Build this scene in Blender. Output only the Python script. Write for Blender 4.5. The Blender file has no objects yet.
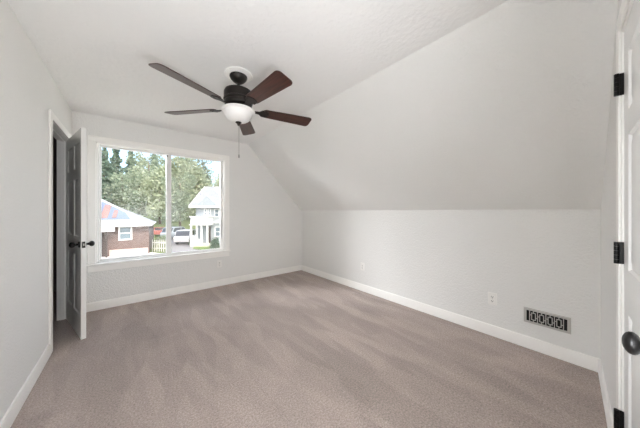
import bpy, bmesh, math, random
from mathutils import Vector, Matrix
random.seed(7)
S = bpy.context.scene
COL = S.collection
pi = math.pi

# ------------------------------------------------------------------ camera, sky, sun, lights, exposure
FPX, HORIZON, CAM_H, YAW = 230.0, 211.4, 1.235, math.radians(39.41)
cd = bpy.data.cameras.new('camera'); cam = bpy.data.objects.new('camera', cd); COL.objects.link(cam)
cam.location = (0, 0, CAM_H); cam.rotation_euler = (pi/2, 0, -YAW)
cd.sensor_fit = 'HORIZONTAL'; cd.sensor_width = 36; cd.lens = 36*FPX/640
cd.shift_y = -(214-HORIZON)/640; cd.clip_start = 0.02; cd.clip_end = 500
S.camera = cam
FWD = Vector((math.sin(YAW), math.cos(YAW), 0)); RGT = Vector((math.cos(YAW), -math.sin(YAW), 0))

w = bpy.data.worlds.new('sky'); S.world = w; w.use_nodes = True
nt = w.node_tree; nt.nodes.clear()
wo = nt.nodes.new('ShaderNodeOutputWorld'); bg = nt.nodes.new('ShaderNodeBackground')
sky = nt.nodes.new('ShaderNodeTexSky'); sky.sky_type = 'NISHITA'; sky.sun_disc = False
sky.sun_elevation = math.radians(48); sky.sun_rotation = math.radians(200); sky.dust_density = 3.0
bg.inputs['Strength'].default_value = 0.44
nt.links.new(sky.outputs[0], bg.inputs[0]); nt.links.new(bg.outputs[0], wo.inputs[0])

def lamp(name, kind, energy, loc, direction, color=(1, 1, 1), **kw):
    l = bpy.data.lights.new(name, kind); l.energy = energy; l.color = color
    for k, v in kw.items(): setattr(l, k, v)
    o = bpy.data.objects.new(name, l); COL.objects.link(o); o.location = loc
    o.rotation_euler = Vector(direction).to_track_quat('-Z', 'Y').to_euler()
    return o
lamp('sun', 'SUN', 2.5, (0, -10, 30), (-0.35, 0.62, -0.75), (1.0, 0.95, 0.86), angle=math.radians(1.0))
# added soft fill beside the camera, bounced off the wall behind it
lamp('soft_fill', 'AREA', 43, (0.20, 0.22, 1.12), (-0.05, -1.0, 0.0), (0.93, 0.972, 1.035), shape='RECTANGLE', size=0.65, size_y=0.45)
# flash near the camera, modelled as an added cluster of point-size spots
for gx in (-0.06, 0.0, 0.06):
    for gz in (-0.05, 0.0, 0.05):
        lamp('flash_spot', 'SPOT', 4.6, (0.22+gx, 0.0, 1.06+gz), (0.2, 2.3, 1.3), (0.97, 0.985, 1.02), spot_size=math.radians(125), spot_blend=0.8, shadow_soft_size=0.0)
# added area lamps outside, out of view, boosting the light through the window
lamp('window_fill_below', 'AREA', 45, (0.45, 5.4, -0.55), (0.0, -0.5, 0.9), (0.97, 0.98, 1.0), shape='RECTANGLE', size=3.0, size_y=1.8)
lamp('window_fill_east', 'AREA', 105, (3.3, 5.7, 1.6), (-1.0, -0.6, -0.05), (0.96, 0.98, 1.02), shape='RECTANGLE', size=1.8, size_y=2.0)
lamp('window_fill_west', 'AREA', 1050, (-2.0, 6.5, 3.0), (1.0, -0.8, -0.42), (0.96, 0.98, 1.02), shape='RECTANGLE', size=2.2, size_y=2.4)

S.view_settings.view_transform = 'Standard'; S.view_settings.look = 'None'
S.view_settings.exposure = 0.30; S.view_settings.gamma = 1.0; S.view_settings.use_curve_mapping = False
try:
    S.cycles.max_bounces = 16; S.cycles.diffuse_bounces = 10; S.cycles.glossy_bounces = 6
    S.cycles.transparent_max_bounces = 24; S.cycles.use_denoising = True; S.cycles.denoising_prefilter = 'NONE'
    S.cycles.sample_clamp_indirect = 8
except Exception: pass

# ------------------------------------------------------------------ materials
def srgb(r, g, b):
    f = lambda c: (c/12.92 if c <= 0.04045 else ((c+0.055)/1.055)**2.4)
    return (f(r/255), f(g/255), f(b/255), 1)
def mat(name, col, rough=0.5, metal=0.0, vary=0.0, vscale=8.0, bump=0.0, bscale=80.0, bdist=0.002, spec=0.5, stretch=(1, 1, 1)):
    m = bpy.data.materials.new(name); m.use_nodes = True; n = m.node_tree.nodes; L = m.node_tree.links
    b = n['Principled BSDF']; b.inputs['Base Color'].default_value = col; b.inputs['Roughness'].default_value = rough
    b.inputs['Metallic'].default_value = metal; b.inputs['Specular IOR Level'].default_value = spec
    tc = n.new('ShaderNodeTexCoord'); mp = n.new('ShaderNodeMapping'); mp.inputs['Scale'].default_value = stretch
    L.new(tc.outputs['Object'], mp.inputs['Vector'])
    nz = n.new('ShaderNodeTexNoise'); nz.inputs['Scale'].default_value = vscale; nz.inputs['Detail'].default_value = 4
    L.new(mp.outputs[0], nz.inputs['Vector'])
    mx = n.new('ShaderNodeMix'); mx.data_type = 'RGBA'
    mx.inputs[6].default_value = tuple(c*(1-vary) for c in col[:3])+(1,); mx.inputs[7].default_value = tuple(min(1, c*(1+vary)) for c in col[:3])+(1,)
    L.new(nz.outputs['Fac'], mx.inputs[0]); L.new(mx.outputs[2], b.inputs['Base Color'])
    if bump:
        nb = n.new('ShaderNodeTexNoise'); nb.inputs['Scale'].default_value = bscale; nb.inputs['Detail'].default_value = 3
        L.new(tc.outputs['Object'], nb.inputs['Vector'])
        bp = n.new('ShaderNodeBump'); bp.inputs['Strength'].default_value = bump; bp.inputs['Distance'].default_value = bdist
        L.new(nb.outputs['Fac'], bp.inputs['Height']); L.new(bp.outputs[0], b.inputs['Normal'])
    return m

def carpet_mat():
    m = bpy.data.materials.new('carpet'); m.use_nodes = True; n = m.node_tree.nodes; L = m.node_tree.links
    b = n['Principled BSDF']; b.inputs['Roughness'].default_value = 1.0; b.inputs['Specular IOR Level'].default_value = 0.1
    b.inputs['Sheen Weight'].default_value = 0.15
    tc = n.new('ShaderNodeTexCoord')
    def noise(scale, detail, stretch=(1, 1, 1), rot=0, dist=0):
        mp = n.new('ShaderNodeMapping'); mp.inputs['Scale'].default_value = stretch; mp.inputs['Rotation'].default_value = (0, 0, rot)
        L.new(tc.outputs['Object'], mp.inputs['Vector'])
        z = n.new('ShaderNodeTexNoise'); z.inputs['Scale'].default_value = scale; z.inputs['Detail'].default_value = detail
        z.inputs['Distortion'].default_value = dist
        L.new(mp.outputs[0], z.inputs['Vector']); return z
    tuft = noise(95, 6)
    tuft.inputs['Roughness'].default_value = 0.85; soft = noise(2.2, 3, (1.5, 0.7, 1), 0.5, 0.6)
    def ramp(sock, lo, hi, a, c):
        r = n.new('ShaderNodeMapRange'); r.inputs[1].default_value = lo; r.inputs[2].default_value = hi
        r.inputs[3].default_value = a; r.inputs[4].default_value = c; L.new(sock, r.inputs[0]); return r.outputs[0]
    def strokes(scale, stretch, rot, a, c):                      # vacuum strokes: long overlapping patches of brushed pile
        wob = noise(5, 2); ad = n.new('ShaderNodeVectorMath'); ad.operation = 'MULTIPLY_ADD'
        ad.inputs[1].default_value = (0.05, 0.05, 0); L.new(wob.outputs['Color'], ad.inputs[0]); L.new(tc.outputs['Object'], ad.inputs[2])
        mp = n.new('ShaderNodeMapping'); mp.inputs['Scale'].default_value = stretch; mp.inputs['Rotation'].default_value = (0, 0, rot)
        L.new(ad.outputs[0], mp.inputs['Vector'])
        v = n.new('ShaderNodeTexVoronoi'); v.voronoi_dimensions = '2D'; v.feature = 'SMOOTH_F1'; v.inputs['Scale'].default_value = scale; v.inputs['Smoothness'].default_value = 0.22
        L.new(mp.outputs[0], v.inputs['Vector'])
        sp = n.new('ShaderNodeSeparateXYZ'); L.new(v.outputs['Color'], sp.inputs[0]); return ramp(sp.outputs[0], 0.1, 0.9, a, c)
    facs = [ramp(tuft.outputs['Fac'], 0.36, 0.64, 0.55, 1.45), ramp(soft.outputs['Fac'], 0.35, 0.65, 0.94, 1.06),
            strokes(3.6, (2.9, 0.55, 1), 0.12, 0.92, 1.07), strokes(3.0, (1.5, 0.7, 1), -0.55, 0.94, 1.05)]
    m2 = None
    for fsock in facs:
        if m2 is None: m2 = fsock; continue
        q = n.new('ShaderNodeMath'); q.operation = 'MULTIPLY'; L.new(m2, q.inputs[0]); L.new(fsock, q.inputs[1]); m2 = q.outputs[0]
    vm = n.new('ShaderNodeVectorMath'); vm.operation = 'SCALE'; vm.inputs[0].default_value = srgb(*CARPET)[:3]
    L.new(m2, vm.inputs['Scale']); L.new(vm.outputs[0], b.inputs['Base Color'])
    bp = n.new('ShaderNodeBump'); bp.inputs['Strength'].default_value = 0.5; bp.inputs['Distance'].default_value = 0.006
    L.new(tuft.outputs['Fac'], bp.inputs['Height']); L.new(bp.outputs[0], b.inputs['Normal'])
    return m
CARPET = (166, 152, 145)

def wood_mat():
    m = bpy.data.materials.new('dark_walnut'); m.use_nodes = True; n = m.node_tree.nodes; L = m.node_tree.links
    b = n['Principled BSDF']; b.inputs['Roughness'].default_value = 0.34; b.inputs['Specular IOR Level'].default_value = 0.45
    tc = n.new('ShaderNodeTexCoord'); mp = n.new('ShaderNodeMapping'); mp.inputs['Scale'].default_value = (1.5, 26, 10)
    L.new(tc.outputs['Object'], mp.inputs['Vector'])
    z = n.new('ShaderNodeTexNoise'); z.inputs['Scale'].default_value = 3; z.inputs['Detail'].default_value = 6; z.inputs['Distortion'].default_value = 0.4
    L.new(mp.outputs[0], z.inputs['Vector'])
    cr = n.new('ShaderNodeValToRGB'); cr.color_ramp.elements[0].position = 0.3; cr.color_ramp.elements[1].position = 0.72
    cr.color_ramp.elements[0].color = srgb(34, 17, 12); cr.color_ramp.elements[1].color = srgb(76, 41, 31)
    L.new(z.outputs['Fac'], cr.inputs[0]); L.new(cr.outputs[0], b.inputs['Base Color'])
    return m

def glass_mat(fac):
    m = bpy.data.materials.new('window_glass'); m.use_nodes = True; n = m.node_tree.nodes; L = m.node_tree.links
    n.remove(n['Principled BSDF']); o = n['Material Output']
    t = n.new('ShaderNodeBsdfTransparent'); t.inputs[0].default_value = (0.97, 0.98, 0.975, 1)
    g = n.new('ShaderNodeBsdfGlossy'); g.inputs['Roughness'].default_value = 0.0; g.inputs[0].default_value = (1, 1, 1, 1)
    fr = n.new('ShaderNodeFresnel'); fr.inputs[0].default_value = 1.5
    ml = n.new('ShaderNodeMath'); ml.operation = 'MULTIPLY'; ml.inputs[1].default_value = fac; ml.use_clamp = True
    mx = n.new('ShaderNodeMixShader')
    L.new(fr.outputs[0], ml.inputs[0]); L.new(ml.outputs[0], mx.inputs[0]); L.new(t.outputs[0], mx.inputs[1]); L.new(g.outputs[0], mx.inputs[2]); L.new(mx.outputs[0], o.inputs[0])
    return m

def brick_mat(name, c1, c2, mortar, scale, bw=0.5, rh=0.25, ms=0.02):
    m = bpy.data.materials.new(name); m.use_nodes = True; n = m.node_tree.nodes; L = m.node_tree.links
    b = n['Principled BSDF']; b.inputs['Roughness'].default_value = 0.9
    tc = n.new('ShaderNodeTexCoord'); sp = n.new('ShaderNodeSeparateXYZ'); cb = n.new('ShaderNodeCombineXYZ')
    ad = n.new('ShaderNodeMath'); ad.operation = 'ADD'
    L.new(tc.outputs['Object'], sp.inputs[0]); L.new(sp.outputs[0], ad.inputs[0]); L.new(sp.outputs[1], ad.inputs[1])
    L.new(ad.outputs[0], cb.inputs[0]); L.new(sp.outputs[2], cb.inputs[1])
    t = n.new('ShaderNodeTexBrick'); t.inputs['Scale'].default_value = scale; t.inputs['Color1'].default_value = c1; t.inputs['Color2'].default_value = c2
    t.inputs['Mortar'].default_value = mortar; t.inputs['Brick Width'].default_value = bw; t.inputs['Row Height'].default_value = rh; t.inputs['Mortar Size'].default_value = ms
    L.new(cb.outputs[0], t.inputs['Vector']); L.new(t.outputs['Color'], b.inputs['Base Color'])
    return m

def leaf_mat(name, c1, c2):
    m = bpy.data.materials.new(name); m.use_nodes = True; n = m.node_tree.nodes; L = m.node_tree.links
    n.remove(n['Principled BSDF']); o = n['Material Output']
    tc = n.new('ShaderNodeTexCoord'); z = n.new('ShaderNodeTexNoise'); z.inputs['Scale'].default_value = 1.3; z.inputs['Detail'].default_value = 5
    L.new(tc.outputs['Object'], z.inputs['Vector'])
    mx = n.new('ShaderNodeMix'); mx.data_type = 'RGBA'; mx.inputs[6].default_value = c1; mx.inputs[7].default_value = c2
    mr = n.new('ShaderNodeMapRange'); mr.inputs[1].default_value = 0.35; mr.inputs[2].default_value = 0.65
    L.new(z.outputs['Fac'], mr.inputs[0]); L.new(mr.outputs[0], mx.inputs[0])
    d = n.new('ShaderNodeBsdfDiffuse'); t = n.new('ShaderNodeBsdfTranslucent'); ms = n.new('ShaderNodeMixShader'); ms.inputs[0].default_value = 0.35
    L.new(mx.outputs[2], d.inputs[0]); L.new(mx.outputs[2], t.inputs[0]); L.new(d.outputs[0], ms.inputs[1]); L.new(t.outputs[0], ms.inputs[2]); L.new(ms.outputs[0], o.inputs[0])
    return m

WALL = mat('wall_paint', srgb(232, 231, 228), 0.75, vary=0.015, vscale=3, bump=0.65, bscale=75, bdist=0.008, spec=0.25)
CEIL = mat('ceiling_paint', srgb(238, 237, 235), 0.85, vary=0.015, vscale=3, bump=0.7, bscale=30, bdist=0.007, spec=0.2)
TRIM = mat('white_trim_paint', srgb(247, 245, 241), 0.38, vary=0.01, vscale=5, spec=0.4)
HALL = mat('hall_paint_darkened', srgb(150, 146, 140), 0.8, vary=0.02, vscale=3)  # actual paint unknown; greyed so the hall's darkness is put into the colour
DOORW = mat('white_door_paint', srgb(232, 231, 228), 0.33, vary=0.01, vscale=4, spec=0.45)
VINYL = mat('white_vinyl', srgb(238, 237, 234), 0.35, vary=0.01, spec=0.4)
BLACK = mat('black_metal', srgb(24, 22, 21), 0.36, 0.55, vary=0.15, vscale=30)
BRONZE = mat('dark_bronze', srgb(34, 29, 26), 0.42, 0.5, vary=0.2, vscale=25)
BOWL = mat('frosted_white_glass', srgb(235, 233, 230), 0.3, vary=0.02, vscale=6, spec=0.5)
CHAIN = mat('chain_metal', srgb(120, 116, 110), 0.4, 0.8, vary=0.1)
PLATE = mat('white_plastic', srgb(240, 238, 234), 0.35, vary=0.01, spec=0.4)
DARK = mat('dark_slot', srgb(26, 25, 24), 0.8, vary=0.1)
STEELW = mat('white_enamel', srgb(190, 187, 182), 0.4, vary=0.02, spec=0.4)
STEELP = mat('steel_plate', srgb(150, 146, 140), 0.35, 0.8, vary=0.05)
CARP = carpet_mat(); WOOD = wood_mat()
GLASS = glass_mat(1.4); GLASS2 = glass_mat(5.0)

# ------------------------------------------------------------------ mesh helpers
class MB:
    def __init__(s): s.v = []; s.f = []
    def add(s, vs, fs):
        k = len(s.v); s.v += [tuple(v) for v in vs]; s.f += [tuple(i+k for i in f) for f in fs]
    def box(s, x0, x1, y0, y1, z0, z1):
        s.add([(x, y, z) for z in (z0, z1) for x, y in ((x0, y0), (x1, y0), (x1, y1), (x0, y1))],
              [(0, 3, 2, 1), (4, 5, 6, 7), (0, 1, 5, 4), (1, 2, 6, 5), (2, 3, 7, 6), (3, 0, 4, 7)])
    def prism(s, pts, axis, a, b):
        """polygon pts (two coordinates) extruded along axis 0/1/2 from a to b"""
        def P(p, t): return [(t, p[0], p[1]), (p[0], t, p[1]), (p[0], p[1], t)][axis]
        n = len(pts)
        s.add([P(p, a) for p in pts]+[P(p, b) for p in pts],
              [tuple(range(n))[::-1], tuple(range(n, 2*n))]+[(i, (i+1) % n, n+(i+1) % n, n+i) for i in range(n)])
    def lathe(s, prof, n=32, M=None):
        vs = []; fs = []
        for r, z in prof:
            for k in range(n):
                a = 2*pi*k/n; vs.append((r*math.cos(a), r*math.sin(a), z))
        m = len(prof)
        for i in range(m-1):
            for k in range(n): fs.append((i*n+k, i*n+(k+1) % n, (i+1)*n+(k+1) % n, (i+1)*n+k))
        fs.append(tuple(range(n))[::-1]); fs.append(tuple((m-1)*n+k for k in range(n)))
        if M is not None: vs = [M @ Vector(v) for v in vs]
        s.add(vs, fs)
    def tube(s, a, b, r, n=12, r2=None):
        a = Vector(a); b = Vector(b); d = b-a; q = d.to_track_quat('Z', 'Y').to_matrix().to_4x4()
        s.lathe([(r, 0), (r if r2 is None else r2, d.length)], n, Matrix.Translation(a) @ q)
    def xf(s, M, start=0):
        s.v = s.v[:start]+[tuple(M @ Vector(v)) for v in s.v[start:]]; return s
    def build(s, name, m, parent=None, bevel=0.0, smooth=True, angle=35):
        me = bpy.data.meshes.new(name); me.from_pydata(s.v, [], s.f)
        bm = bmesh.new(); bm.from_mesh(me); bmesh.ops.recalc_face_normals(bm, faces=bm.faces); bm.to_mesh(me); bm.free()
        me.materials.append(m)
        if smooth:
            me.polygons.foreach_set('use_smooth', [True]*len(me.polygons))
            me.set_sharp_from_angle(angle=math.radians(angle))
        o = bpy.data.objects.new(name, me); COL.objects.link(o)
        if parent: o.parent = parent
        if bevel:
            b = o.modifiers.new('bevel', 'BEVEL'); b.width = bevel; b.segments = 2; b.limit_method = 'ANGLE'; b.angle_limit = math.radians(40)
        return o
def tag(o, label, cat, group=None, kind=None):
    o['label'] = label; o['category'] = cat
    if group: o['group'] = group
    if kind: o['kind'] = kind
    return o
def empty(name, loc, rz=0, **kw):
    o = bpy.data.objects.new(name, None); COL.objects.link(o); o.location = loc; o.rotation_euler = (0, 0, rz); o.empty_display_size = 0.1
    return o
def copy_tree(o, parent=None):
    c = o.copy(); COL.objects.link(c)
    if parent: c.parent = parent
    for ch in list(o.children): copy_tree(ch, c)
    return c
def bx(*a): m = MB(); m.box(*a); return m

# ------------------------------------------------------------------ room shell
XL, XK, YW, HC, KNEE, T = -0.547, 2.781, 4.004, 2.44, 1.252, 0.14
APEX, APEX_NEAR = 1.620, 1.672                            # ridge between flat ceiling and slope, at the window wall and at the near wall
SL = lambda x: HC - (x-APEX_NEAR)*(HC-KNEE)/(XK-APEX_NEAR)          # height of the slope at x
DY0, DY1, DTOP = 3.073, 3.892, 2.042                       # doorway in the left wall
tag(bx(-1.9, XK+T, -0.45, 5.4, -0.1, 0).build('floor', CARP), 'taupe cut-pile carpet covering the whole floor', 'floor', kind='structure')
m = MB(); m.prism([(XL-T, -0.45), (APEX_NEAR, -0.45), (APEX_NEAR, 0), (APEX, YW), (APEX, YW+T), (XL-T, YW+T)], 2, HC, HC+0.1)
tag(m.build('ceiling', CEIL), 'flat white textured ceiling carrying the fan', 'ceiling', kind='structure')
m = MB(); secs = [[(a_, y_, HC), (XK, y_, KNEE), (XK+T, y_, KNEE), (XK+T, y_, KNEE+0.05), (a_, y_, HC+0.1)] for a_, y_ in ((APEX_NEAR, -0.45), (APEX_NEAR, 0), (APEX, YW), (APEX, YW+T))]
m.add(sum(secs, []), [(0, 1, 2, 3, 4), (15, 16, 17, 18, 19)]+[(5*q+k, 5*q+(k+1) % 5, 5*q+5+(k+1) % 5, 5*q+5+k) for q in range(3) for k in range(5)])
tag(m.build('ceiling_slope', WALL), 'sloped ceiling running down from the flat ceiling to the low wall', 'ceiling', kind='structure')
m = MB(); m.box(XK, XK+T, -0.45, YW+T, 0, KNEE)
tag(m.build('wall_right', WALL), 'low white knee wall under the sloped ceiling', 'wall', kind='structure')
# window wall
WX0, WX1, WZ0, WZ1 = -0.342, 1.217, 0.56, 2.102
m = MB()
m.box(XL-0.10, WX0, YW, YW+T, 0, HC); m.box(WX0, WX1, YW, YW+T, 0, WZ0); m.box(WX0, WX1, YW, YW+T, WZ1, HC)
m.prism([(WX1, 0), (XK, 0), (XK, KNEE), (APEX, HC), (WX1, HC)], 1, YW, YW+T)
tag(m.build('wall_back', WALL), 'white textured wall around the big window', 'wall', kind='structure')
# left wall with the doorway
HX = XL-0.10
m = MB()
m.box(HX, XL, -0.45, DY0-0.02, 0, HC); m.box(HX, XL, DY1+0.02, YW, 0, HC); m.box(HX, XL, DY0-0.02, DY1+0.02, DTOP+0.02, HC)
tag(m.build('wall_left', WALL), 'white textured wall on the left with the open doorway', 'wall', kind='structure')
# hall beyond the doorway
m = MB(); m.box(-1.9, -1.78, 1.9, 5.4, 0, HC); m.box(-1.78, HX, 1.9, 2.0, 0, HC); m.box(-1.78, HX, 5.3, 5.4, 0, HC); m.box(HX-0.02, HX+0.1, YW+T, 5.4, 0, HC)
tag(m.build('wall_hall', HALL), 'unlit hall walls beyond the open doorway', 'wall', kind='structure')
tag(bx(-1.9, HX, 1.9, 5.4, HC, HC+0.1).build('ceiling_hall', CEIL), 'unlit hall ceiling beyond the open doorway', 'ceiling', kind='structure')
# near wall beside the camera (holds the second door)
AN = math.atan(0.055)
RW = Matrix.Translation((XK, -0.005, 0)) @ Matrix.Rotation(AN, 4, 'Z')     # local x runs along the wall, y into the room
HXL = -1.055; RDW = 0.868
m = MB(); zt = 2.065; CTN = 0.010; x0, x1 = HXL-RDW-0.025, HXL+0.025
SLl = lambda x: SL(XK + x*math.cos(AN))
def wallpoly(m, xa, xb, z0, y0, y1):
    pts = [(xa, z0), (xb, z0)]
    ap = (APEX_NEAR-XK)/math.cos(AN)
    pts.append((xb, min(HC, SLl(xb))))
    if xa < ap < xb: pts.append((ap, HC))
    pts.append((xa, min(HC, SLl(xa))))
    m.prism(pts, 1, y0, y1)
wallpoly(m, x1, 0.03, 0, -0.12, 0); wallpoly(m, x0, x1, zt, -0.12, 0); wallpoly(m, -3.36, x0, 0, -0.12, 0)
m.box(x0, x1, -0.14, -0.12, 0, zt)
o = m.build('wall_front', WALL); o.matrix_world = RW
tag(o, 'white wall seen edge-on at the right with the hinged door', 'wall', kind='structure')

# baseboards
BH, BT = 0.104, 0.015
def base_profile(): return [(0, 0), (BT, 0), (BT, BH-0.012), (BT-0.006, BH), (0, BH)]
m = MB(); m.prism([(XK-a, b) for a, b in base_profile()], 1, -0.1, YW); tag(m.build('baseboard_right', TRIM), 'white baseboard along the low knee wall', 'baseboard', kind='structure')
m = MB(); m.prism([(YW-a, b) for a, b in base_profile()], 0, XL, XK); tag(m.build('baseboard_back', TRIM), 'white baseboard under the window', 'baseboard', kind='structure')
m = MB(); m.prism([(XL+a, b*0.93) for a, b in base_profile()], 1, -0.16, DY0-0.076); tag(m.build('baseboard_left', TRIM), 'white baseboard along the left wall', 'baseboard', kind='structure')
m = MB(); m.prism(base_profile(), 0, x1+0.05, 0.02); o = m.build('baseboard_front', TRIM); o.matrix_world = RW
tag(o, 'short white baseboard from the corner to the hinged door', 'baseboard', kind='structure')

# doorway jamb and casing (left)
CW, CT = 0.068, 0.016
m = MB()
m.box(HX-0.002, XL+0.002, DY0-0.02, DY0, 0, DTOP+0.02); m.box(HX-0.002, XL+0.002, DY1, DY1+0.02, 0, DTOP+0.02); m.box(HX-0.002, XL+0.002, DY0, DY1, DTOP, DTOP+0.02)
m.box(XL-0.075, XL-0.04, DY1-0.011, DY1, 0, DTOP); m.box(XL-0.075, XL-0.04, DY0, DY0+0.011, 0, DTOP); m.box(XL-0.075, XL-0.04, DY0+0.011, DY1-0.011, DTOP-0.011, DTOP)
o = m.build('trim_1', TRIM, bevel=0.002); tag(o, 'white jamb lining the open doorway', 'door jamb', kind='structure')
bx(XL-0.045, XL-0.012, DY0-0.001, DY0+0.002, 0.885, 0.945).build('strike_plate', BLACK, o)
m = MB(); A = DY0-0.008; B = DY1+0.008; Zt = DTOP+0.003
m.box(XL, XL+CT, A-CW, A, 0, Zt+CW); m.box(XL, XL+CT, B, B+CW, 0, Zt+CW); m.box(XL, XL+CT, A, B, Zt, Zt+CW)
tag(m.build('trim_2', TRIM, bevel=0.004), 'flat white casing around the open doorway', 'door casing', kind='structure')
# casing and jamb of the near door
m = MB(); a, b = HXL+0.008, HXL-RDW-0.008
m.box(a-0.004, a-0.004+CW+0.004, 0, CTN, 0, zt+CW); m.box(b-0.006-CW, b-0.006, 0, CTN, 0, zt+CW); m.box(b-0.006, a-0.004, 0, CTN, zt-0.005, zt+CW)
m.box(a-0.005, a+0.017, -0.12, 0.0, 0, zt); m.box(b-0.017, b+0.005, -0.12, 0.0, 0, zt); m.box(b, a, -0.12, 0, zt-0.014, zt)
o = m.build('trim_3', TRIM, bevel=0.004); o.matrix_world = RW
tag(o, 'white casing around the hinged door at the right', 'door casing', kind='structure')

# ------------------------------------------------------------------ six-panel doors
def panel_door(wd, h, t, z0=0.012):
    """x 0..wd from the hinge, y -t..0, two columns of three raised panels on both faces"""
    m = MB(); st, ms = 0.112, 0.10; pw = (wd-2*st-ms)/2
    cols = [(st, st+pw), (st+pw+ms, wd-st)]; rows = [(0.235, 0.80), (0.985, 1.56), (1.665, 1.915)]
    xs = sorted({0, wd, *[c for p in cols for c in p]}); zs = sorted({z0, h, *[c for p in rows for c in p]})
    for side in (0, 1):
        Y = (lambda d: -d) if side == 0 else (lambda d: -t+d)
        for i in range(len(xs)-1):
            for j in range(len(zs)-1):
                xa, xb, za, zb = xs[i], xs[i+1], zs[j], zs[j+1]
                if (xa, xb) in cols and (za, zb) in rows:
                    prev = None
                    for ins, dep in ((0, 0), (0.008, 0.009), (0.020, 0.009), (0.045, 0.003)):
                        loop = [(xa+ins, Y(dep), za+ins), (xb-ins, Y(dep), za+ins), (xb-ins, Y(dep), zb-ins), (xa+ins, Y(dep), zb-ins)]
                        if prev: m.add(prev+loop, [(k, (k+1) % 4, 4+(k+1) % 4, 4+k) for k in range(4)])
                        prev = loop
                    m.add(prev, [(0, 1, 2, 3)])
                else:
                    m.add([(xa, Y(0), za), (xb, Y(0), za), (xb, Y(0), zb), (xa, Y(0), zb)], [(0, 1, 2, 3)])
    m.add([(0, 0, z0), (0, -t, z0), (0, -t, h), (0, 0, h), (wd, 0, z0), (wd, -t, z0), (wd, -t, h), (wd, 0, h)],
          [(0, 1, 2, 3), (4, 7, 6, 5), (0, 4, 5, 1), (3, 2, 6, 7)])
    # weld and orient
    me = bpy.data.meshes.new('tmp'); me.from_pydata(m.v, [], m.f); b = bmesh.new(); b.from_mesh(me)
    bmesh.ops.remove_doubles(b, verts=b.verts, dist=1e-5); bmesh.ops.recalc_face_normals(b, faces=b.faces)
    r = MB(); b.verts.index_update(); r.v = [tuple(v.co) for v in b.verts]; r.f = [tuple(v.index for v in f.verts) for f in b.faces]; b.free()
    bpy.data.meshes.remove(me)
    return r
def knob(parent, x, y, z, sgn, R=0.027, proj=0.062, half=0.022):
    """door knob on a rosette; sgn = which way it sticks out along local y"""
    M = Matrix.Translation((x, y, z)) @ Matrix.Rotation(-sgn*pi/2, 4, 'X')
    m = MB(); m.lathe([(0.001, 0), (0.032, 0), (0.032, 0.004), (0.027, 0.009), (0.012, 0.011), (0.001, 0.0115)], 28, M)
    o = m.build('knob', BLACK, parent); o['label'] = 'black knob'
    m.lathe([(0.011, 0.005), (0.010, proj-0.045), (0.014, proj-0.034)], 20, M)
    prof = []
    for k in range(13):
        a = -pi/2+pi*k/12
        prof.append((max(0.001, R*math.cos(a)), proj-0.012+half*math.sin(a)))
    m.lathe(prof, 28, M)
    o2 = m.build('knob', BLACK, parent); bpy.data.objects.remove(o); o2['label'] = 'black egg-shaped knob'
    return o2

# left door, ajar into the room
ang = math.radians(-74.4); LW = 0.77
d1 = empty('door_1', (XL+0.006, 3.888, 0), ang)
tag(d1, 'white six-panel door standing ajar in the left doorway', 'door', kind='structure')
panel_door(LW, 2.035, 0.035).build('door_slab', DOORW, d1, angle=20)
knob(d1, LW-0.062, 0, 0.915, 1); knob(d1, LW-0.062, -0.035, 0.915, -1)
bx(LW-0.0005, LW+0.0018, -0.0295, -0.0055, 0.885, 0.945).build('latch_plate', BLACK, d1)
bx(LW+0.001, LW+0.009, -0.022, -0.012, 0.905, 0.925).build('latch_bolt', STEELP, d1)
def hinge(parent, z, x=0.0, y=0.006):
    m = MB()
    for k in range(5): m.tube((x, y, z-0.05+k*0.02+0.0006), (x, y, z-0.05+(k+1)*0.02-0.0006), 0.0075, 14)
    m.lathe([(0.001, -0.058), (0.005, -0.056), (0.006, -0.052), (0.0045, -0.05)], 12, Matrix.Translation((x, y, z)))
    m.lathe([(0.0045, 0.05), (0.006, 0.052), (0.005, 0.056), (0.001, 0.058)], 12, Matrix.Translation((x, y, z)))
    m.box(x, x+0.014, y-0.0065, y-0.0035, z-0.05, z+0.05); m.box(x-0.014, x, y-0.0065, y-0.0035, z-0.05, z+0.05)
    o = m.build('hinge', BLACK, parent); o['label'] = 'black butt hinge'; return o
for z in (0.28, 1.04, 1.81): hinge(d1, z)

# near door, closed, hinges on its far side
d2 = empty('door_2', (0, 0, 0)); d2.matrix_world = RW @ Matrix.Translation((HXL, -0.007, 0)) @ Matrix.Rotation(pi, 4, 'Z')
tag(d2, 'closed white six-panel door with black hinges at the right', 'door', kind='structure')
r = panel_door(RDW, 2.045, 0.035); r.v = [(x, y+0.035, z) for x, y, z in r.v]    # rotated by pi: its room face is local y = 0 here
r.build('door_slab', DOORW, d2, angle=20)
knob(d2, RDW-0.062, 0, 0.922, -1, 0.026, 0.078, 0.015)
for z in (0.274, 1.045, 1.816):
    m = MB()
    for k in range(5): m.tube((0, -0.0215, z-0.05+k*0.02+0.0006), (0, -0.0215, z-0.05+(k+1)*0.02-0.0006), 0.0085, 14)
    m.box(-0.0045, -0.002, -0.019, 0.0015, z-0.05, z+0.05)
    m.build('hinge', BLACK, d2)['label'] = 'black butt hinge'

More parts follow.
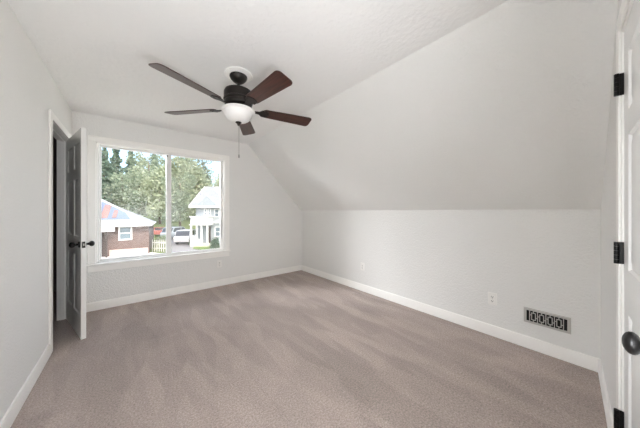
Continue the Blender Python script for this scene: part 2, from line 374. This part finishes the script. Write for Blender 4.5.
# ------------------------------------------------------------------ window
w1 = empty('window_1', (0, YW, WZ0)); tag(w1, 'wide white two-pane sliding window in the back wall', 'window', kind='structure')
def loc(m): m.v = [(x, y-YW, z-WZ0) for x, y, z in m.v]; return m
cw = 0.072
m = MB(); y0, y1 = YW-0.018, YW
m.box(WX0-cw, WX0, y0, y1, WZ0+0.02, WZ1); m.box(WX1, WX1+cw, y0, y1, WZ0+0.02, WZ1); m.box(WX0-cw, WX1+cw, y0, y1, WZ1, WZ1+cw)
m.box(WX0-cw, WX0-cw+0.014, y0-0.006, y0, WZ0+0.02, WZ1+cw); m.box(WX1+cw-0.014, WX1+cw, y0-0.006, y0, WZ0+0.02, WZ1+cw); m.box(WX0-cw, WX1+cw, y0-0.006, y0, WZ1+cw-0.014, WZ1+cw)
loc(m).build('casing', TRIM, w1, bevel=0.003)
m = MB(); m.box(WX0-cw-0.012, WX1+cw+0.012, YW-0.05, YW+0.0, WZ0, WZ0+0.022); m.box(WX0, WX1, YW, YW+0.05, WZ0, WZ0+0.022)
loc(m).build('stool', TRIM, w1, bevel=0.004)
m = MB(); m.box(WX0-cw, WX1+cw, YW-0.014, YW, WZ0-0.08, WZ0-0.009); loc(m).build('apron', TRIM, w1, bevel=0.003)
m = MB(); ja, jb = YW, YW+0.05     # jamb extension
m.box(WX0, WX0+0.012, ja, jb, WZ0+0.022, WZ1); m.box(WX1-0.012, WX1, ja, jb, WZ0+0.022, WZ1); m.box(WX0, WX1, ja, jb, WZ1-0.012, WZ1)
loc(m).build('jamb', TRIM, w1)
GX0, GX1, GZ0, GZ1, GY = -0.298, 1.166, 0.612, 2.074, YW+0.09
FX0, FX1 = WX0, WX1; MU0, MU1 = 0.402, 0.476
m = MB(); f0, f1 = YW+0.048, YW+0.13
m.box(FX0, GX0-0.014, f0, f1, WZ0, WZ1); m.box(GX1+0.014, FX1, f0, f1, WZ0, WZ1)
m.box(FX0, FX1, f0, f1, WZ0, GZ0-0.014); m.box(FX0, FX1, f0, f1, GZ1+0.014, WZ1)
loc(m).build('frame', VINYL, w1, bevel=0.003)
def sash(xa, xb, yc, wl, wr, g):
    m = MB(); h = 0.016
    m.box(xa, xa+wl, yc-h, yc+h, GZ0-0.016, GZ1+0.016); m.box(xb-wr, xb, yc-h, yc+h, GZ0-0.016, GZ1+0.016)
    m.box(xa+wl, xb-wr, yc-h, yc+h, GZ0-0.016, GZ0+0.004); m.box(xa+wl, xb-wr, yc-h, yc+h, GZ1-0.004, GZ1+0.016)
    s = loc(m).build('sash', VINYL, w1, bevel=0.002)
    m = MB(); m.box(xa+wl-0.004, xb-wr+0.004, yc-0.002, yc+0.002, GZ0, GZ1); loc(m)
    # a single sheet: the inner face only
    m.f = [m.f[2]]
    m.build('pane', g, s)
    return s
sash(GX0-0.016, MU0+0.03, YW+0.105, 0.018, 0.03, GLASS)
s2 = sash(MU0, GX1+0.016, YW+0.068, 0.064, 0.02, GLASS2)
bx(MU0+0.008, MU0+0.02, YW+0.045-YW, YW+0.053-YW, GZ1-0.03-WZ0, GZ1-0.012-WZ0).build('latch', BLACK, s2)

# ------------------------------------------------------------------ ceiling fan
FC = Vector((0.732, 2.022, HC))
fan = empty('ceiling_fan', FC, 0)
tag(fan, 'dark bronze ceiling fan with five walnut blades and a white light bowl', 'ceiling fan')
m = MB(); m.lathe([(0.001, 0), (0.118, 0), (0.120, -0.005), (0.114, -0.011), (0.104, -0.010), (0.096, -0.015), (0.085, -0.017), (0.001, -0.017)], 48)
m.build('medallion', TRIM, fan)['label'] = 'round white ceiling medallion'
m = MB(); m.lathe([(0.001, -0.015), (0.074, -0.015), (0.075, -0.024), (0.068, -0.040), (0.050, -0.060), (0.032, -0.074), (0.020, -0.079), (0.001, -0.080)], 40); m.build('canopy', BRONZE, fan)
m = MB(); m.lathe([(0.001, -0.085), (0.0125, -0.085), (0.0125, -0.15), (0.001, -0.15)], 20)
m.lathe([(0.013, -0.106), (0.022, -0.110), (0.028, -0.120), (0.030, -0.138), (0.013, -0.139)], 24); m.build('downrod', BRONZE, fan)
m = MB(); m.lathe([(0.001, -0.130), (0.055, -0.131), (0.090, -0.138), (0.113, -0.151), (0.121, -0.170), (0.121, -0.205), (0.120, -0.222), (0.124, -0.226), (0.124, -0.236), (0.115, -0.244), (0.118, -0.256), (0.112, -0.276), (0.090, -0.284), (0.001, -0.285)], 56)
m.build('motor_housing', BRONZE, fan)
BZ = -0.299
def blade_mesh():
    R0, R1 = 0.205, 0.690; pts = []
    w0, w1_ = 0.056, 0.073; rc = 0.035
    pts += [(R0+0.012, -w0+0.012), (R0+0.03, -w0)]
    for k in range(7):
        a = -pi/2+pi/2*k/6; pts.append((R1-rc+rc*math.cos(a), -w1_+rc+rc*math.sin(a)))
    for k in range(7):
        a = pi/2*k/6; pts.append((R1-rc+rc*math.cos(a), w1_-rc+rc*math.sin(a)))
    pts += [(R0+0.03, w0), (R0+0.012, w0-0.012), (R0, w0-0.03), (R0, -w0+0.03)]
    m = MB(); m.prism(pts, 2, -0.003, 0.003); return m
def iron_mesh():
    m = MB()
    m.prism([(0.085, -0.022), (0.14, -0.014), (0.18, -0.02), (0.205, -0.045), (0.245, -0.047), (0.262, -0.03), (0.27, 0), (0.262, 0.03), (0.245, 0.047), (0.205, 0.045), (0.18, 0.02), (0.14, 0.014), (0.085, 0.022)], 2, -0.009, -0.003)
    for p in ((0.225, -0.03), (0.225, 0.03), (0.25, 0)): m.tube((p[0], p[1], -0.013), (p[0], p[1], -0.009), 0.005, 10)
    return m
b0 = blade_mesh().build('blade', WOOD, fan, bevel=0.0015); i0 = iron_mesh().build('blade_arm', BRONZE, b0, bevel=0.0015)
for k in range(5):
    if k == 0: b = b0
    else: b = copy_tree(b0, fan)
    b.location = (0, 0, BZ); b.rotation_euler = Matrix.Rotation(math.radians(60+72*k), 3, 'Z').to_4x4().to_euler()
    b.rotation_euler = (Matrix.Rotation(math.radians(60+72*k), 4, 'Z') @ Matrix.Rotation(math.radians(-14), 4, 'X')).to_euler()
m = MB(); m.lathe([(0.001, -0.280), (0.060, -0.282), (0.066, -0.292), (0.066, -0.306), (0.050, -0.314), (0.088, -0.318), (0.094, -0.326), (0.001, -0.327)], 40); m.build('light_fitter', BRONZE, fan)
m = MB(); m.lathe([(0.09, -0.315), (0.133, -0.312), (0.140, -0.317), (0.141, -0.325), (0.135, -0.332), (0.126, -0.336), (0.121, -0.348), (0.113, -0.368), (0.097, -0.390), (0.072, -0.408), (0.040, -0.418), (0.001, -0.421)], 56)
m.build('light_bowl', BOWL, fan)['label'] = 'white frosted glass bowl'
m = MB(); m.lathe([(0.001, -0.415), (0.024, -0.418), (0.026, -0.424), (0.018, -0.430), (0.011, -0.436), (0.011, -0.444), (0.006, -0.450), (0.001, -0.452)], 24); m.build('finial', BRONZE, fan)
m = MB(); m.tube((0.004, 0, -0.448), (0.004, 0, -0.70), 0.0016, 8)
m.lathe([(0.001, -0.735), (0.005, -0.73), (0.0055, -0.715), (0.003, -0.70), (0.001, -0.699)], 12, Matrix.Translation((0.004, 0, 0))); m.build('pull_chain', CHAIN, fan)

# ------------------------------------------------------------------ outlets and floor register
def outlet(loc, rz, label):
    e = empty('wall_outlet', loc, rz)      # local -y looks into the room
    tag(e, label, 'outlet', 'duplex wall outlets')
    bx(-0.037, 0.037, -0.006, 0, -0.06, 0.06).build('cover_plate', PLATE, e, bevel=0.003)
    for dz in (0.021, -0.021):
        m = MB(); n = 20
        pts = []
        for k in range(n):
            a = 2*pi*k/n; pts.append((0.0172*math.cos(a), max(-0.0135, min(0.0135, 0.0172*math.sin(a)))+dz))
        m.prism(pts, 1, -0.0085, -0.005); s = m.build('socket', PLATE, e)
        m = MB(); m.box(-0.0085, -0.0055, -0.0092, -0.008, dz-0.003, dz+0.008); m.box(0.0055, 0.0085, -0.0092, -0.008, dz-0.002, dz+0.007)
        m.tube((0, -0.008, dz-0.008), (0, -0.0092, dz-0.008), 0.0035, 10); m.build('slots', DARK, s)
    m = MB(); m.tube((0, -0.0055, 0), (0, -0.0075, 0), 0.003, 10); m.build('screw', STEELP, e)
    return e
outlet((1.13, YW, 0.366), 0, 'white wall outlet under the right end of the window')
outlet((XK, 2.34, 0.378), -pi/2, 'white wall outlet on the knee wall near the far corner')
outlet((XK, 0.679, 0.366), -pi/2, 'white wall outlet on the knee wall just left of the vent')
reg = empty('wall_vent', (XK, 0.297, 0.296), -pi/2)
tag(reg, 'white metal wall register with dark geometric grille on the knee wall', 'vent')
Wd, Hd = 0.294, 0.136
m = MB(); fw = 0.02
def frust(m, x0, x1, z0, z1, ix, y0, y1):
    a = [(x0, y0, z0), (x1, y0, z0), (x1, y0, z1), (x0, y0, z1)]; b = [(x0+ix, y1, z0+ix), (x1-ix, y1, z0+ix), (x1-ix, y1, z1-ix), (x0+ix, y1, z1-ix)]
    c = [(x0+fw, y1, z0+fw), (x1-fw, y1, z0+fw), (x1-fw, y1, z1-fw), (x0+fw, y1, z1-fw)]; d = [(p[0], y0, p[2]) for p in c]
    m.add(a+b+c+d, [(k+o_, (k+1) % 4+o_, (k+1) % 4+o_+4, k+o_+4) for o_ in (0, 4, 8) for k in range(4)])
frust(m, -Wd/2, Wd/2, -Hd/2, Hd/2, 0.006, 0, -0.012); m.build('vent_frame', STEELW, reg, angle=20)
bx(-Wd/2+0.012, Wd/2-0.012, -0.002, 0.0, -Hd/2+0.012, Hd/2-0.012).build('duct_shade_sheet', DARK, reg)  # flat dark sheet standing in for the shade inside the duct
m = MB(); gx, gz = Wd/2-fw, Hd/2-fw; t = 0.0026; ya, yb = -0.011, -0.006
def bar(x0, x1, z0, z1): m.box(x0-t, x1+t, ya, yb, z0-t, z1+t)
gxa = gx-0.022
for s in (-1, 1): bar(s*gxa, s*gxa, -gz, gz)
ncell = 4; cwid = 2*gxa/ncell
for k in range(ncell):
    c = -gxa+cwid*(k+0.5); q = cwid*0.24
    bar(c-q, c-q, -gz*0.62, gz*0.62); bar(c+q, c+q, -gz*0.62, gz*0.62)
    bar(c-q, c+q, gz*0.62, gz*0.62); bar(c-q, c+q, -gz*0.62, -gz*0.62)
    bar(c, c, gz*0.62, gz); bar(c, c, -gz, -gz*0.62)
    bar(c-cwid/2, c-q, gz*0.2, gz*0.2); bar(c+q, c+cwid/2, -gz*0.2, -gz*0.2)
    if k < ncell-1:
        e_ = c+cwid/2; bar(e_, e_, -gz, -gz*0.2); bar(e_, e_, gz*0.2, gz); bar(e_, e_, -gz*0.2, gz*0.2)
m.build('grille', STEELW, reg, smooth=False)

# ------------------------------------------------------------------ outdoors (seen through the window, from an upper floor)
GZ = -2.75
def at(px, d, z=GZ): p = FWD*d + RGT*((px-320)/FPX*d); return Vector((p.x, p.y, z))
ASPH = mat('asphalt', srgb(150, 148, 146), 0.9, vary=0.08, vscale=0.6); CONC = mat('concrete', srgb(205, 200, 192), 0.9, vary=0.06, vscale=0.7)
GRASS = mat('lawn', srgb(120, 140, 78), 1.0, vary=0.25, vscale=1.2, spec=0.1); HILL = mat('hillside', srgb(112, 124, 78), 1.0, vary=0.3, vscale=0.5, spec=0.1)
# ground and hillside
m = MB(); N = 44
def gh(d, lat):
    return GZ-0.04 if d < 38 else GZ-0.04+0.0+(d-38)*0.16+0.8*math.sin(lat*0.13)*min(1, (d-38)/20)
idx = {}
for i in range(N+1):
    for j in range(N+1):
        d = 4+i*(110-4)/N; lat = -95+j*130/N
        p = FWD*d+RGT*lat; idx[i, j] = len(m.v); m.v.append((p.x, max(p.y, YW+0.4), gh(d, lat)))
for i in range(N):
    for j in range(N): m.f.append((idx[i, j], idx[i+1, j], idx[i+1, j+1], idx[i, j+1]))
tag(m.build('ground', HILL, angle=180), 'green hillside and lawn rising behind the houses', 'ground', kind='structure')
def quad_slab(name, m_, pts, z0, z1, label, cat):
    m = MB(); m.prism([(p.x, p.y) for p in pts], 2, z0, z1); o = m.build(name, m_); return tag(o, label, cat, kind='structure')
quad_slab('driveway', CONC, [at(60, 13), at(150, 13), at(166, 21.5), at(152, 22.5), at(60, 22.5)], GZ-0.2, GZ+0.0, 'pale concrete driveway in front of the brick house', 'driveway')
quad_slab('road', ASPH, [at(158, 13), at(232, 13), at(206, 24), at(192, 30), at(196, 37), at(160, 37), at(168, 26)], GZ-0.2, GZ+0.01, 'light grey road running past the white house', 'road')
quad_slab('lawn', GRASS, [at(193, 24.5), at(216, 22.5), at(216, 26), at(194, 26)], GZ-0.2, GZ+0.06, 'small green lawn in front of the white house', 'lawn')

# brick bungalow
BRICK = brick_mat('brown_brick', srgb(112, 95, 88), srgb(90, 74, 68), srgb(134, 120, 114), 2.8)
SHING = brick_mat('pale_shingles', srgb(158, 159, 160), srgb(148, 149, 151), srgb(130, 130, 132), 1.5, 0.5, 0.2, 0.015)
WHITE = mat('white_siding', srgb(228, 228, 226), 0.6, vary=0.02, vscale=2); TARP = mat('slate_blue_sheet', srgb(104, 118, 138), 0.6, vary=0.12, vscale=1.0)
RUST = mat('rust_red_sheet', srgb(138, 106, 98), 0.8, vary=0.3, vscale=1.2, stretch=(3, 1, 1)); PANE = mat('dark_window_pane', srgb(110, 126, 134), 0.15, vary=0.1)
TIMBER_SHADE = mat('timber_and_porch_shade', srgb(70, 62, 58), 0.8, vary=0.2, vscale=4)  # timber of post and front door; also porch shade put into colour
bh = empty('brick_house', at(149, 22), -YAW+math.radians(33))
tag(bh, 'brown brick bungalow with pale hip roof seen through the left pane', 'house')
bx(-11, 0, 0, 7.2, 0, 2.76).build('wall', BRICK, bh)
rz, ox, oy, rx, ry, rr = 2.72, 0.22, -0.5, -4.0, 3.4, 2.40
P = [(-11.5, oy, rz), (ox, oy, rz), (rx, ry, rz+rr), (-11.5, ry, rz+rr), (ox, 7.4, rz), (-11.5, 7.4, rz)]
m = MB(); m.add(P, [(0, 1, 2, 3), (1, 4, 2), (4, 5, 3, 2), (0, 3, 5), (0, 5, 4, 1)]); m.build('roof', SHING, bh, smooth=False)
m = MB(); m.box(-11.5, ox, oy-0.03, oy+0.02, rz-0.10, rz+0.03); m.box(ox-0.03, ox+0.03, oy-0.03, 7.4, rz-0.10, rz+0.03); m.build('fascia', WHITE, bh)
m = MB(); m.tube((ox, oy, rz+0.03), (rx, ry, rz+rr+0.03), 0.07, 8); m.build('hip_cap', WHITE, bh)
def on_roof(x, s, lift=0.05): return (x, oy+s*(ry-oy), rz+s*rr+lift)
def roof_sheet(name, pts, hi, lo, m_, par):
    n = len(pts); m = MB(); m.add([on_roof(x, s_, hi) for x, s_ in pts]+[on_roof(x, s_, lo) for x, s_ in pts], [tuple(range(n)), tuple(range(2*n-1, n-1, -1))]+[(i, (i+1) % n, n+(i+1) % n, n+i) for i in range(n)])
    return m.build(name, m_, par, smooth=False)
o = roof_sheet('roof_sheet', [(-5.5, 0.22), (-1.45, 0.22), (-1.85, 0.45), (-2.6, 0.62), (-3.75, 0.88), (-5.5, 0.88)], 0.06, 0.0, TARP, bh); o['label'] = 'slate-blue sheet on the roof'
for xa, xb, st in ((-3.55, -3.05, 0.72), (-2.75, -2.45, 0.52), (-5.0, -4.0, 0.7)):
    k = roof_sheet('rust_panel', [(xa, 0.25), (xb, 0.25), (xb, st), (xa, st+0.04)], 0.10, 0.055, RUST, o); k['label'] = 'rust-red strip'
def house_window(par, x0, x1, z0, z1, y=0, fr=WHITE, t_=0.11):
    m = MB(); m.box(x0, x0+t_, y-0.07, y, z0, z1); m.box(x1-t_, x1, y-0.07, y, z0, z1); m.box(x0, x1, y-0.07, y, z1-t_, z1); m.box(x0, x1, y-0.09, y, z0, z0+t_)
    m.box(x0, x1, y-0.06, y, (z0+z1)/2-0.04, (z0+z1)/2+0.04)
    w_ = m.build('window', fr, par); bx(x0+t_, x1-t_, y-0.03, y-0.005, z0+t_, z1-t_).build('pane', PANE, w_); return w_
house_window(bh, -2.22, -1.25, 1.36, 2.64)
bx(-6.5, -2.4, -0.75, -0.42, 2.22, 2.62).build('porch_beam', WHITE, bh); bx(-2.98, -2.86, -0.7, -0.58, 0, 2.22).build('porch_post', TIMBER_SHADE, bh)
bx(-4.2, -3.0, -0.04, 0.0, 0, 2.05).build('porch_shade_sheet', TIMBER_SHADE, bh)  # dark sheet standing in for the shaded porch opening
bx(-2.8, -0.05, -0.3, 0.0, 0, 0.55).build('plinth', mat('pinkish_stone', srgb(190, 168, 158), 0.9, vary=0.15, vscale=3), bh)

# white two-storey house
SIDE = brick_mat('pale_grey_siding', srgb(168, 175, 178), srgb(162, 170, 173), srgb(140, 147, 150), 1.0, 6.0, 0.16, 0.012)
ROOF2 = brick_mat('light_grey_shingles', srgb(160, 163, 166), srgb(148, 151, 155), srgb(130, 132, 136), 1.5, 0.5, 0.2, 0.015)
wh = empty('white_house', at(196, 27), -YAW)
tag(wh, 'pale grey two-storey house with a white porch seen through the right pane', 'house')
m = MB(); m.box(0, 8, 0, 6.2, 0, 4.74); m.prism([(0, 4.74), (6.2, 4.74), (3.1, 7.0)], 0, 0, 8); m.build('wall', SIDE, wh)
m = MB(); rp = [(-0.55, 4.62), (3.1, 7.22), (6.75, 4.62), (6.75, 4.45), (3.1, 7.02), (-0.55, 4.45)]; m.prism(rp, 0, -0.5, 8.5); m.build('roof', ROOF2, wh, smooth=False)
m = MB(); m.prism([(-0.57, 4.64), (3.1, 7.26), (6.77, 4.64), (6.77, 4.40), (3.1, 6.98), (-0.57, 4.40)], 0, -0.56, -0.48); m.box(-0.5, 8.5, -0.6, -0.52, 4.4, 4.62); m.build('barge_board', WHITE, wh, smooth=False)
m = MB(); m.prism([(0.35, 4.7), (2.6, 4.7), (1.47, 5.75)], 1, -0.45, 1.6); m.build('dormer', SIDE, wh, smooth=False)
house_window(wh, 0.95, 1.3, 3.45, 4.35, -0.0); house_window(wh, 1.4, 1.75, 3.45, 4.35, -0.0); house_window(wh, 2.15, 2.75, 3.3, 4.3, -0.0)
m = MB(); m.box(0.05, 2.0, -1.25, 0, 2.55, 3.35); m.box(-0.05, 2.1, -1.35, 0, 3.3, 3.42); m.box(-0.05, 2.1, -1.35, 0, 2.42, 2.56); m.build('balcony', WHITE, wh, bevel=0.02)
for px_ in (0.1, 0.75, 1.28, 1.92): bx(px_-0.08, px_+0.08, -1.27, -1.1, 0.0, 2.45).build('porch_post', WHITE, wh)
m = MB(); m.box(0.05, 0.75, -1.25, -1.15, 0.3, 1.2); m.box(0.75, 1.2, -1.25, -1.15, 0.3, 0.9); m.build('porch_panel', WHITE, wh); bx(0, 2.05, -1.3, 0, 0, 0.3).build('porch_floor', CONC, wh)
bx(1.25, 1.75, -0.06, 0, 0.3, 2.2).build('front_door', TIMBER_SHADE, wh); house_window(wh, 2.2, 2.95, 1.0, 2.2, 0); bx(2.0, 8, -0.25, 0, 2.62, 2.78).build('belt_trim', WHITE, wh)

# cars
def car_mats(name, c): return mat(name, c, 0.25, 0.1, vary=0.02)
CGL = mat('car_glass', srgb(60, 68, 74), 0.1, vary=0.05); TYRE = mat('tyre_rubber', srgb(30, 30, 32), 0.8, vary=0.1); RIM = mat('wheel_rim', srgb(150, 150, 152), 0.3, 0.7, vary=0.05)
def make_car(loc, rz, m_, label, suv=True):
    e = empty('car', loc, rz); tag(e, label, 'car', 'cars parked along the road')
    h = 1.68 if suv else 1.42; hw = 0.88
    body = [(-2.2, 0.32), (2.2, 0.32), (2.24, 0.62), (2.12, 0.86), (1.2, 1.0), (-2.1, 1.02), (-2.24, 0.8)]
    m = MB(); m.prism(body, 1, -hw, hw); m.build('body', m_, e, bevel=0.08)
    cab = [(-2.05 if suv else -1.65, 0.98), (1.18, 0.98), (0.45, h-0.05), (-1.65 if suv else -1.0, h-0.05)]
    m = MB(); m.prism(cab, 1, -hw+0.1, hw-0.1); m.build('windows', CGL, e, bevel=0.05)
    m = MB(); m.prism([(0.5, h-0.07), (0.42, h), (-1.5 if suv else -0.9, h), (-1.7 if suv else -1.05, h-0.07)], 1, -hw+0.1, hw-0.1)
    for s in (-1, 1):
        y = s*(hw-0.1)
        for xa, xb, xc, xd in ((1.18, 1.08, 0.36, 0.46), (-0.1, -0.22, -0.22, -0.1), (-2.05 if suv else -1.65, -1.75 if suv else -1.4, -1.4 if suv else -0.8, -1.66 if suv else -1.02)):
            m.add([(xa, y-0.02, 0.98), (xb, y-0.02, 0.98), (xc, y-0.02, h-0.05), (xd, y-0.02, h-0.05), (xa, y+0.02, 0.98), (xb, y+0.02, 0.98), (xc, y+0.02, h-0.05), (xd, y+0.02, h-0.05)],
                  [(0, 1, 2, 3), (4, 7, 6, 5), (0, 4, 5, 1), (1, 5, 6, 2), (2, 6, 7, 3), (3, 7, 4, 0)])
    m.build('roof', m_, e)
    for sx in (-1.38, 1.4):
        for s in (-1, 1):
            M = Matrix.Translation((sx, s*(hw-0.1), 0.34)) @ Matrix.Rotation(-s*pi/2, 4, 'X')
            m = MB(); m.lathe([(0.001, -0.1), (0.3, -0.1), (0.34, -0.06), (0.34, 0.08), (0.3, 0.115), (0.001, 0.115)], 24, M); wl = m.build('wheel', TYRE, e)
            m = MB(); m.lathe([(0.001, 0.1), (0.2, 0.1), (0.2, 0.122), (0.06, 0.118), (0.001, 0.125)], 20, M); m.build('rim', RIM, wl)
    return e
CARW = car_mats('white_car_paint', srgb(235, 235, 235)); CARS = car_mats('silver_car_paint', srgb(175, 180, 184)); CARR = car_mats('red_car_paint', srgb(168, 104, 96))
make_car(at(188.5, 29.5), -YAW+1.75, CARW, 'white SUV parked left of the pale house')
make_car(at(177, 34.5), -YAW+1.45, CARS, 'silver SUV parked beyond the white one', True)
make_car(at(158, 37), -YAW+0.2, CARR, 'red car parked beyond the brick house', False)

# picket fence between the houses
FENCE = mat('weathered_white_paint', srgb(196, 194, 186), 0.8, vary=0.08, vscale=4)
fe = empty('picket_fence', at(152, 22.8), -YAW-0.05); tag(fe, 'low white picket fence right of the brick house', 'fence')
m = MB()
for z in (0.3, 0.85): m.box(0, 1.9, 0.02, 0.06, z, z+0.08)
m.build('rails', FENCE, fe)
m = MB()
for k in range(9): m.prism([(k*0.23, 0), (k*0.23+0.09, 0), (k*0.23+0.09, 1.1), (k*0.23+0.045, 1.2), (k*0.23, 1.1)], 1, -0.01, 0.02)
m.build('pickets', FENCE, fe)

# ------------------------------------------------------------------ trees and shrubs
LG = leaf_mat('hazed_light_leaves', srgb(165, 174, 144), srgb(198, 204, 177)); MG = leaf_mat('hazed_mid_leaves', srgb(140, 153, 130), srgb(172, 182, 157)); DG = leaf_mat('hazed_dark_needles', srgb(100, 122, 104), srgb(136, 152, 132))  # leaf greens paled, outdoor haze put into their colour
BARK = mat('bark', srgb(112, 96, 82), 0.95, vary=0.3, vscale=6)
def leaf(m, p, s):
    a = Vector((random.gauss(0, 1), random.gauss(0, 1), random.gauss(0, 1))).normalized(); b = a.orthogonal().normalized(); c = a.cross(b)
    m.add([p+b*s, p+c*s*0.6, p-b*s, p-c*s*0.6], [(0, 1, 2, 3)])
def crown_deciduous(h, r, n=2600):
    m = MB(); blobs = []
    for k in range(13):
        a = random.uniform(0, 2*pi); q = random.uniform(0, 0.65)*r; z = h*random.uniform(0.17, 0.88)
        blobs.append((Vector((q*math.cos(a), q*math.sin(a), z)), r*random.uniform(0.34, 0.55)))
    for k in range(n):
        c, R = random.choice(blobs); d = Vector((random.gauss(0, 1), random.gauss(0, 1), random.gauss(0, 1))).normalized()
        leaf(m, c+d*R*random.uniform(0.6, 1.05), random.uniform(0.16, 0.34))
    return m
def crown_conifer(h, r, n=2400):
    m = MB()
    for k in range(n):
        t_ = 1-math.sqrt(random.random()); z = h*(0.12+0.88*t_); R = r*(1-t_)*(0.75+0.25*math.cos(t_*46))
        a = random.uniform(0, 2*pi); q = R*random.uniform(0.45, 1)
        leaf(m, Vector((q*math.cos(a), q*math.sin(a), z-0.18*q)), random.uniform(0.18, 0.36))
    return m
def trunk(h, r): m = MB(); m.lathe([(r, -0.4), (r*0.8, h*0.3), (r*0.45, h*0.7), (r*0.08, h*0.97)], 10); return m
def make_tree(name, crown, tm, lm, h, tr):
    e = empty(name, (0, 0, 0)); crown.build('crown', lm, e, smooth=False); trunk(h, tr).build('trunk', tm, e); return e
protos = {'leafy_tree': [make_tree('leafy_tree', crown_deciduous(11, 3.6), BARK, LG, 10, 0.22), make_tree('leafy_tree', crown_deciduous(12, 3.4), BARK, MG, 11, 0.25)],
          'conifer_tree': [make_tree('conifer_tree', crown_conifer(15, 3.0), BARK, DG, 15, 0.25)]}
spots = [  # kind, variant, px, distance, scale, label
    ('conifer_tree', 0, 104, 41, 1.10, 'dark green conifer at the far left edge of the window'),
    ('conifer_tree', 0, 116, 56, 1.30, 'dark conifer second from the left edge of the window'),
    ('conifer_tree', 0, 131, 66, 1.35, 'tall dark conifer behind the brick house roof'),
    ('leafy_tree', 1, 122, 42, 0.95, 'mid green leafy tree above the brick house hip'),
    ('leafy_tree', 0, 139, 47, 1.05, 'light green leafy tree above the brick house eave'),
    ('leafy_tree', 1, 149, 60, 1.35, 'mid green leafy tree in the middle of the left pane'),
    ('leafy_tree', 0, 160, 46, 1.10, 'bright green leafy tree beside the window mullion'),
    ('leafy_tree', 0, 178, 58, 1.35, 'light green leafy tree behind the parked cars'),
    ('leafy_tree', 1, 180, 44, 0.90, 'mid green leafy tree left of the pale house'),
    ('leafy_tree', 0, 197, 50, 1.15, 'light green leafy tree behind the pale house gable'),
    ('leafy_tree', 1, 203, 68, 1.45, 'mid green leafy tree above the pale house ridge'),
    ('leafy_tree', 0, 222, 56, 1.00, 'light green leafy tree at the right edge of the window'),
    ('leafy_tree', 1, 166, 74, 1.50, 'tall mid green tree up the hill behind the mullion'),
    ('leafy_tree', 0, 187, 84, 1.60, 'pale green tree high on the hill in the right pane'),
    ('leafy_tree', 1, 94, 58, 1.30, 'mid green tree beyond the window casing at the far left'),
    ('leafy_tree', 0, 143, 84, 1.60, 'pale green tree high on the hill in the left pane'),
    ('conifer_tree', 0, 154, 96, 1.60, 'dark conifer farthest up the hill behind the leafy trees'),
]
first = set()
for kind, v, px_, d, sc, lab in spots:
    p = protos[kind][v]
    if (kind, v) in first: e = copy_tree(p)
    else: e = p; first.add((kind, v))
    lat = (px_-320)/FPX*d; q = at(px_, d); e.location = (q.x, q.y, gh(d, lat)); e.scale = (sc,)*3; e.rotation_euler = (0, 0, random.uniform(0, 6.28))
    tag(e, lab, 'tree', 'trees on the hillside')
def shrub(px_, d, r, h, lm, label):
    m = MB()
    for k in range(420):
        v = Vector((random.gauss(0, 1), random.gauss(0, 1), abs(random.gauss(0, 1)))).normalized()*random.uniform(0.55, 1.0)
        leaf(m, Vector((v.x*r, v.y*r, v.z*h)), random.uniform(0.07, 0.14))
    e = empty('shrub', at(px_, d)); m.build('foliage', lm, e, smooth=False); trunk(h*0.8, 0.04).build('stem', BARK, e); return tag(e, label, 'shrub', 'shrubs around the houses')
shrub(215, 24.5, 0.55, 1.35, DG, 'grey-green rounded shrub in front of the pale house')
shrub(160.5, 28, 0.7, 1.0, LG, 'light green shrub behind the white picket fence')
shrub(165, 31, 0.7, 0.9, MG, 'mid green shrub beside the window mullion')
shrub(193, 27.5, 0.5, 0.8, DG, 'dark low shrub at the left corner of the pale house')
